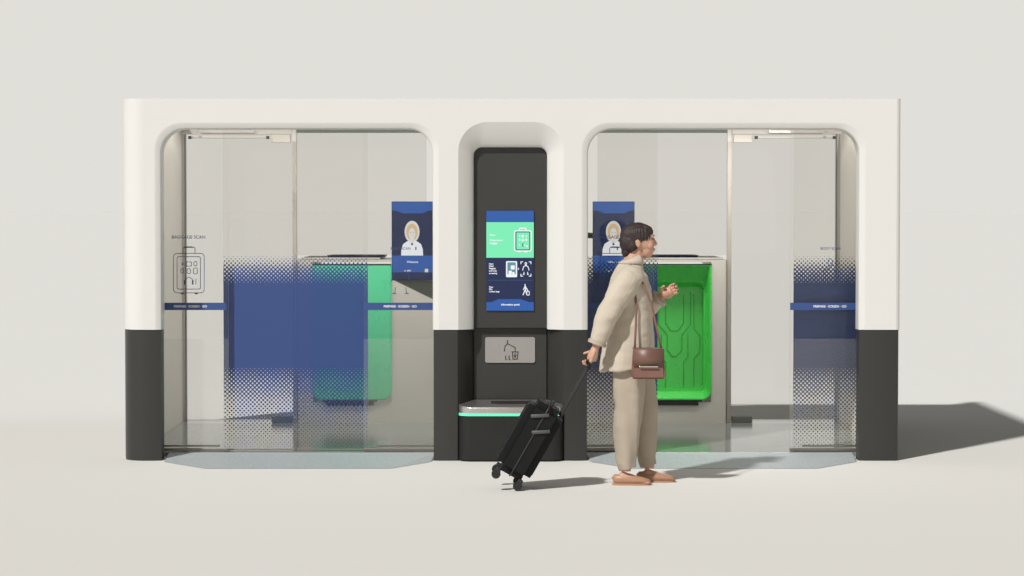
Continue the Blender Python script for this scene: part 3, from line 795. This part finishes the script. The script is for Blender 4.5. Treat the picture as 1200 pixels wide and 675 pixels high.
# skin body
bm = bmesh.new()
hc = Vector((.045, 0, 1.575))
ell(bm, hc, (.093, .073, .092)); ell(bm, (.085, 0, 1.505), (.052, .050, .062), Matrix.Rotation(.15, 3, 'Y')); ell(bm, (.105, 0, 1.475), (.026, .028, .024))
ell(bm, (.075, 0, 1.545), (.066, .064, .065))
tube(bm, [(.136, 0, 1.570), (.143, 0, 1.552), (.151, 0, 1.537), (.143, 0, 1.528)], [.008, .0095, .0115, .008], 10)
ell(bm, (.095, 0, 1.540), (.046, .052, .062)); ell(bm, (.100, 0, 1.500), (.040, .040, .036))
for s in (-1, 1): ell(bm, (.140, s * .009, 1.532), (.008, .007, .006)); ell(bm, (.128, s * .029, 1.585), (.009, .020, .007)); ell(bm, (.108, s * .036, 1.530), (.026, .024, .028))
ell(bm, (.136, 0, 1.505), (.012, .021, .005)); ell(bm, (.134, 0, 1.496), (.011, .018, .006))
for s in (-1, 1): ell(bm, (.032, s * .074, 1.545), (.017, .008, .030), Matrix.Rotation(-.2, 3, 'Y'))
tube(bm, [(-.015, 0, 1.36), (.0, 0, 1.42), (.02, 0, 1.47), (.035, 0, 1.52)], [(.075, .07), (.058, .06), (.052, .055), (.05, .055)], 16)
stack(bm, [(.86, -.01, 0, .09, .14), (.95, -.01, 0, .10, .155), (1.06, 0, 0, .09, .13), (1.2, .0, 0, .105, .15), (1.32, -.01, 0, .095, .16), (1.385, -.015, 0, .05, .09)])
wr_n = Vector((-.245, -.262, .885)); el_n = Vector((-.165, -.262, 1.10)); sh_n = Vector((-.02, -.175, 1.335))
wr_f = Vector((.198, .185, 1.195)); el_f = Vector((.085, .235, 1.085)); sh_f = Vector((-.005, .175, 1.335))
for sh, e, w in ((sh_n, el_n, wr_n), (sh_f, el_f, wr_f)):
    tube(bm, [sh, sh.lerp(e, .5), e, e.lerp(w, .4), w], [.05, .043, .036, .035, .023], 12)
dn = Vector((-.30, 0, -.95)).normalized(); nn = Vector((-.95, 0, .30))
hand(bm, wr_n, dn, nn, (0, 1, 0), 1.02, thumb_in=.8)
hand(bm, wr_f, (.80, -.25, .50), (-.25, -.8, -.2), (-.4, 0, .9), .72)
for (hx, kx, ax, y0, fx0) in ((-.015, -.035, -.045, -.085, -.045), (.02, .085, .115, .085, .12)):
    tube(bm, [(hx, y0, .88), ((hx + kx) / 2, y0, .67), (kx, y0, .48), ((kx + ax) / 2, y0, .32), (ax, y0, .09)], [.085, .07, .053, .05, .034], 14)
    tube(bm, [(fx0 - .055, y0, .042), (fx0 - .02, y0, .055), (fx0 + .04, y0, .042), (fx0 + .11, y0, .026), (fx0 + .135, y0, .022)], [(.022, .020), (.030, .034), (.034, .028), (.036, .014), (.02, .008)], 12)
    for k in range(5):
        yy_ = y0 + (-.026 + k * .0125) * (1 if y0 < 0 else -1)
        capsule(bm, (fx0 + .10, yy_, .024), (fx0 + .145 - k * .006, yy_, .019), .010 - k * .0006, .008 - k * .0005, 8)
body = remeshed('body', bm, M['skin'], per, .0036, 1)
# eyes and mouth
for s in (-1, 1):
    bm = bmesh.new(); ell(bm, (.1285, s * .030, 1.568), (.0075, .010, .0045)); fin('eye', bm, mat('eye_dark', (.02, .012, .01), .2), per, True)
    bm = bmesh.new(); tube(bm, [(.128, s * .046, 1.585), (.138, s * .032, 1.592), (.142, s * .016, 1.589)], .0022, 6); fin('eyebrow', bm, M['hair'], per, True)
bm = bmesh.new(); ell(bm, (.1405, 0, 1.5055), (.0065, .018, .0042)); ell(bm, (.1385, 0, 1.4990), (.0065, .015, .0048)); fin('lips', bm, mat('lips', (.48, .20, .15), .45), per, True)
# hair : short bob gathered at the nape
bm = bmesh.new()
ell(bm, (.028, 0, 1.590), (.106, .084, .084)); ell(bm, (-.010, 0, 1.550), (.072, .078, .078)); ell(bm, (-.036, 0, 1.490), (.032, .046, .040))
ell(bm, (.088, 0, 1.626), (.050, .062, .032), Matrix.Rotation(.5, 3, 'Y'))
for s in (-1, 1): ell(bm, (.040, s * .064, 1.60), (.066, .021, .046)); ell(bm, (-.004, s * .058, 1.535), (.034, .022, .045))
def hd(c):
    a = math.atan2(c.y, c.x + .02)
    return .0022 * sin(a * 46 + 9 * noise.noise(c * 9)) + .003 * noise.noise(c * 34)
remeshed('hair', bm, M['hair'], per, .0042, 2, hd)
# coat
def folds(amp, s=1.0):
    def f(c):
        k = max(0, min(1, (1.12 - c.z) / .3)); a = math.atan2(c.y, c.x + .02)
        v = noise.noise(Vector((c.x * 4, c.y * 4, c.z * 5))) * amp
        v += (1 - k) * noise.noise(Vector((c.x * 6 + c.z * 9, c.y * 5, c.z * 17 - c.x * 8))) * amp * .75
        v += k * amp * .55 * sin(a * 7 + 2.5 * noise.noise(c * 2.2) + c.z * 2)
        v += noise.noise(Vector((c.x * 25 + c.z * 12, c.y * 20, c.z * 38))) * amp * .16
        return v
    return f
bm = bmesh.new()
stack(bm, [(.742, -.035, 0, .175, .225, .10), (.82, -.032, 0, .172, .220, .08), (.95, -.025, 0, .158, .208, .04), (1.05, -.02, 0, .148, .198), (1.16, -.018, 0, .145, .200), (1.26, -.018, 0, .140, .205), (1.33, -.02, 0, .122, .195), (1.375, -.018, 0, .095, .145), (1.41, -.008, 0, .075, .085)], 36)
for sh, e, w, rr_ in ((sh_n, el_n, wr_n, 1), (sh_f, el_f, wr_f, .95)):
    t = e.lerp(w, .90)
    tube(bm, [sh + Vector((0, 0, .0)), sh.lerp(e, .3), sh.lerp(e, .7), e, e.lerp(w, .35), e.lerp(w, .7), t], [.078 * rr_, .080 * rr_, .074 * rr_, .070 * rr_, .066 * rr_, .060 * rr_, .056 * rr_], 18)
    ell(bm, sh, (.088, .070, .072))
coat = remeshed('coat', bm, M['coat'], per, .006, 3, folds(.0105))
# cuffs hollow rims, collar, placket, belt loop, buttons
for e, w in ((el_n, wr_n), (el_f, wr_f)):
    bm = bmesh.new(); d = (w - e).normalized(); c = e.lerp(w, .80)
    tube(bm, [c, c + d * .022], [.0605, .0600], 20)
    fin('cuff_strap', bm, M['trim'], coat, angle=40)
bm = bmesh.new()
N = 28
for lay, (z, r0, lift) in enumerate(()): pass
ring0, ring1, ring2 = [], [], []
for k in range(N + 1):
    a = -2.6 + 5.2 * k / N; a += pi
    cx, cy = cos(a), sin(a)
    ring0.append(bm.verts.new((-.002 + .062 * cx, .066 * cy, 1.455 - .02 * cx * -1)))
    ring1.append(bm.verts.new((-.002 + .088 * cx, .096 * cy, 1.415)))
    ring2.append(bm.verts.new((-.002 + .070 * cx, .076 * cy, 1.405)))
for k in range(N):
    bm.faces.new((ring0[k], ring0[k + 1], ring1[k + 1], ring1[k])); bm.faces.new((ring1[k], ring1[k + 1], ring2[k + 1], ring2[k]))
col_ = fin('collar', bm, M['coat'], coat, True)
md = col_.modifiers.new('s', 'SOLIDIFY'); md.thickness = .006
# trousers
bm = bmesh.new()
for (hx, kx, ax, y0, rr_) in ((-.015, -.032, -.030, -.088, 1.0), (.02, .085, .112, .088, .92)):
    tube(bm, [(hx, y0, .92), (hx - .005, y0, .80), ((hx + kx) / 2, y0, .66), (kx, y0, .48), ((kx + ax) / 2 - .012, y0, .30), (ax - .01, y0, .14), (ax, y0, .105)],
         [(.10 * rr_, .115 * rr_), (.10 * rr_, .115 * rr_), (.092 * rr_, .105 * rr_), (.084 * rr_, .094 * rr_), (.078 * rr_, .082 * rr_), (.064 * rr_, .061 * rr_), (.062 * rr_, .057 * rr_)], 24)
ell(bm, (.0, 0, .9), (.12, .18, .10))
def tf(c):
    a = math.atan2(c.y - (.088 if c.y > 0 else -.088), c.x)
    return .006 * noise.noise(Vector((c.x * 5, c.y * 5, c.z * 6))) + .0035 * sin(a * 5 + 2 * noise.noise(c * 2) + c.z * 3) + .003 * noise.noise(Vector((c.x * 12 + c.z * 8, c.y * 12, c.z * 20)))
remeshed('trousers', bm, M['trouser'], per, .0055, 3, tf)
# sandals
for (fx0, y0) in ((-.045, -.085), (.12, .085)):
    bm = bmesh.new()
    out = []
    for k in range(24):
        a = 2 * pi * k / 24; x = cos(a); y = sin(a); wdt = .038 if x > 0 else .030
        out.append((fx0 + .04 + .125 * x, y0 + wdt * y * (1 if abs(x) < .8 else .95)))
    prism(bm, out, .0, .014)
    sl = fin('shoe', bm, M['shoe'], per, angle=40)
    bm = bmesh.new(); tube(bm, [(fx0 - .082, y0, .034), (fx0 - .068, y0, .040), (fx0 - .02, y0, .040), (fx0 + .045, y0, .036), (fx0 + .11, y0, .030), (fx0 + .148, y0, .024), (fx0 + .162, y0, .020)], [(.014, .018), (.028, .030), (.035, .033), (.040, .030), (.040, .022), (.030, .014), (.012, .006)], 20)
    bm2 = fin('upper', bm, M['shoe'], sl, True)

# handbag
hb = thing('handbag', (pxw + .088, pyw - .262, .692), 'boxy brown leather handbag hanging at the hip of the walking person', 'handbag')
bm = bmesh.new(); t = bmesh.new(); bmesh.ops.create_cube(t, size=1)
for v in t.verts: v.co = Vector((v.co.x * (.215 if v.co.z < 0 else .190), v.co.y * (.085 if v.co.z < 0 else .06), (v.co.z + .5) * .19))
bmesh.ops.bevel(t, geom=t.edges[:], offset=.012, segments=3, affect='EDGES'); merge(bm, t)
fin('bag_body', bm, M['bag'], hb, angle=40)
bm = bmesh.new(); 
secs = [(.030, .195), (-.034, .192), (-.047, .185), (-.049, .13), (-.052, .085)]
ra = [bm.verts.new((-.098, y, z)) for y, z in secs]; rb = [bm.verts.new((.098, y, z)) for y, z in secs]
for i in range(len(secs) - 1): bm.faces.new((ra[i], ra[i + 1], rb[i + 1], rb[i]))
fl = fin('flap', bm, mat('flap_leather', (.17, .085, .065), .42, var=.1, scale=14), hb, angle=50); md = fl.modifiers.new('s', 'SOLIDIFY'); md.thickness = .004
bm = bmesh.new(); box(bm, -.06, .06, -.060, -.054, .075, .084, .002); fin('clasp', bm, M['gold'], hb)
bm = bmesh.new(); tube(bm, [(-.085, 0, .18), (-.078, .03, .30), (-.072, .045, .45), (-.085, .072, .60), (-.098, .122, .685), (-.105, .165, .715), (-.105, .20, .700)], [(.002, .007)] * 7, 8); tube(bm, [(.085, 0, .18), (.055, .03, .32), (.025, .05, .46), (-.03, .068, .60), (-.085, .122, .683), (-.103, .165, .712), (-.105, .20, .698)], [(.002, .007)] * 7, 8)
fin('strap', bm, M['bag'], hb, True)

# suitcase
grip = Vector((pxw, pyw, 0)) + wr_n + dn * .098 + nn.normalized() * .022
base = Vector((.035, grip.y, .0)); ax_ = Vector((grip.x - base.x, 0, grip.z - .03)); LEN = ax_.length; ang = math.atan2(ax_.z, ax_.x)
su = thing('suitcase', (base.x, base.y, 0), 'black cabin suitcase tilted on its wheels, pulled by its long handle', 'suitcase')
su_m = Matrix.Translation((0, 0, .030)) @ Matrix.Rotation(-(ang - pi / 2), 4, 'Y')     # local: z along handle, -x = up-left side
def sfin(name, bm, m, par=su, **k):
    bm.transform(su_m); return fin(name, bm, m, par, **k)
TH_, HW, BL = .235, .185, .50
bm = bmesh.new(); t = bmesh.new(); bmesh.ops.create_cube(t, size=1)
for v in t.verts: v.co = Vector((-.075 + v.co.x * TH_, v.co.y * 2 * HW, .035 + (v.co.z + .5) * BL))
bmesh.ops.bevel(t, geom=t.edges[:], offset=.045, segments=6, affect='EDGES'); merge(bm, t)
cs = sfin('case_shell', bm, M['case'], angle=40)
bm = bmesh.new()
for k in range(6):
    y = -.125 + k * .05; box(bm, -.075 - TH_ / 2 - .004, -.075 - TH_ / 2 + .01, y - .009, y + .009, .10, .46, .003)
    box(bm, -.075 + TH_ / 2 - .01, -.075 + TH_ / 2 + .004, y - .009, y + .009, .10, .40, .003)
sfin('shell_rib', bm, M['case'], cs)
bm = bmesh.new()
loopz = rrect(-HW - .003, HW + .003, .033, .035 + BL + .003, .05, 6)
tube(bm, [(-.075, a, b) for a, b in loopz + loopz[:1]], .0055, 6); sfin('zip', bm, M['caseg'], cs)
for y in (-.085, .085):
    bm = bmesh.new(); tube(bm, [(.02, y, .50), (.02, y, LEN - .02)], .0095, 10)
    hdl = sfin('telescopic_tube', bm, M['caseg'], smooth=False, angle=40)
bm = bmesh.new(); tube(bm, [(.020, -.098, LEN - .03), (.016, -.095, LEN - .006), (.0, -.075, LEN), (.0, .075, LEN), (.016, .095, LEN - .006), (.020, .098, LEN - .03)], [.012, .013, .0125, .0125, .013, .012], 12); sfin('grip', bm, M['case'], angle=40)
bm = bmesh.new(); tube(bm, [(-.06, -.07, .533), (-.06, -.06, .560), (-.06, .06, .560), (-.06, .07, .533)], .009, 8); sfin('carry_handle', bm, M['caseg'], angle=40)
# side carry handle : two pale strips on the side facing the camera
for (a, b) in ((.0, .455), (-.005, .37)):
    c = Vector((-.10 if b > .4 else -.045, -HW - .006, b)); bm = bmesh.new()
    dd = su_m.inverted().to_3x3() @ Vector((1, 0, .05)).normalized(); dd.y = 0
    tube(bm, [c - dd * .055 , c - dd * .04 - Vector((0, .008, 0)), c + dd * .04 - Vector((0, .008, 0)), c + dd * .055], [(.004, .011)] * 4, 8)
    sfin('side_strip', bm, M['casel'], angle=40)
for xx in (.0, -.155):
    for y in (-.145, .145):
        bm = bmesh.new(); box(bm, xx - .016, xx + .016, y - .02, y + .02, .012, .045, .005)
        fk = sfin('wheel_fork', bm, M['caseg'])
        bm = bmesh.new()
        for q in (-.013, .013): tube(bm, [(xx, y + q - .008, .0), (xx, y + q + .008, .0)], .0285, 18)
        sfin('wheel', bm, mat('wheel_rubber', (.01, .01, .01), .6), angle=40)

# ------------------------------------------------------------------ light
AZ, EL = R(34.5), R(42.5)
sd = bpy.data.lights.new('sun', 'SUN'); sd.energy = 3.47; sd.angle = R(2.6); sd.color = (1, .99, .97)
so = bpy.data.objects.new('sun', sd); COL.objects.link(so)
trav = Vector((sin(AZ) * cos(EL), cos(AZ) * cos(EL), -sin(EL)))
so.rotation_euler = trav.to_track_quat('-Z', 'Y').to_euler(); so.location = (-6, -9, 9)
for s in (-1, 1):        # strip lamps under the roof, over the scanners
    ld = bpy.data.lights.new('ceiling_lamp', 'AREA'); ld.shape = 'RECTANGLE'; ld.size = 2.3; ld.size_y = .22; ld.energy = 31; ld.color = (1, .98, .95)
    lo = bpy.data.objects.new('ceiling_lamp', ld); COL.objects.link(lo); lo.location = (s * 1.45, 2.2, ZT - .10)
wd = bpy.data.worlds.new('World'); sc.world = wd; wd.use_nodes = True
nt = wd.node_tree; nt.nodes.clear()
o = nt.nodes.new('ShaderNodeOutputWorld'); bg = nt.nodes.new('ShaderNodeBackground')
tc = nt.nodes.new('ShaderNodeTexCoord'); sp = nt.nodes.new('ShaderNodeSeparateXYZ'); cr = nt.nodes.new('ShaderNodeValToRGB')
nt.links.new(tc.outputs['Generated'], sp.inputs[0]); nt.links.new(sp.outputs['Z'], cr.inputs['Fac'])
e = cr.color_ramp.elements
e[0].position = 0; e[0].color = (.756, .737, .694, 1); e[1].position = 1; e[1].color = (.15, .15, .148, 1)
k = e.new(.10); k.color = (.756, .737, .694, 1); k = e.new(.32); k.color = (.19, .187, .18, 1)
nt.links.new(cr.outputs['Color'], bg.inputs['Color']); bg.inputs['Strength'].default_value = 1.0
nt.links.new(bg.outputs[0], o.inputs[0])

# ------------------------------------------------------------------ render settings
sc.view_settings.view_transform = 'Standard'; sc.view_settings.look = 'None'; sc.view_settings.exposure = 0; sc.view_settings.gamma = 1
sc.render.engine = 'CYCLES'
c = sc.cycles
c.max_bounces = 14; c.diffuse_bounces = 4; c.glossy_bounces = 4; c.transmission_bounces = 12; c.transparent_max_bounces = 16
c.caustics_refractive = True; c.caustics_reflective = False; c.sample_clamp_indirect = 1.0
c.use_denoising = True
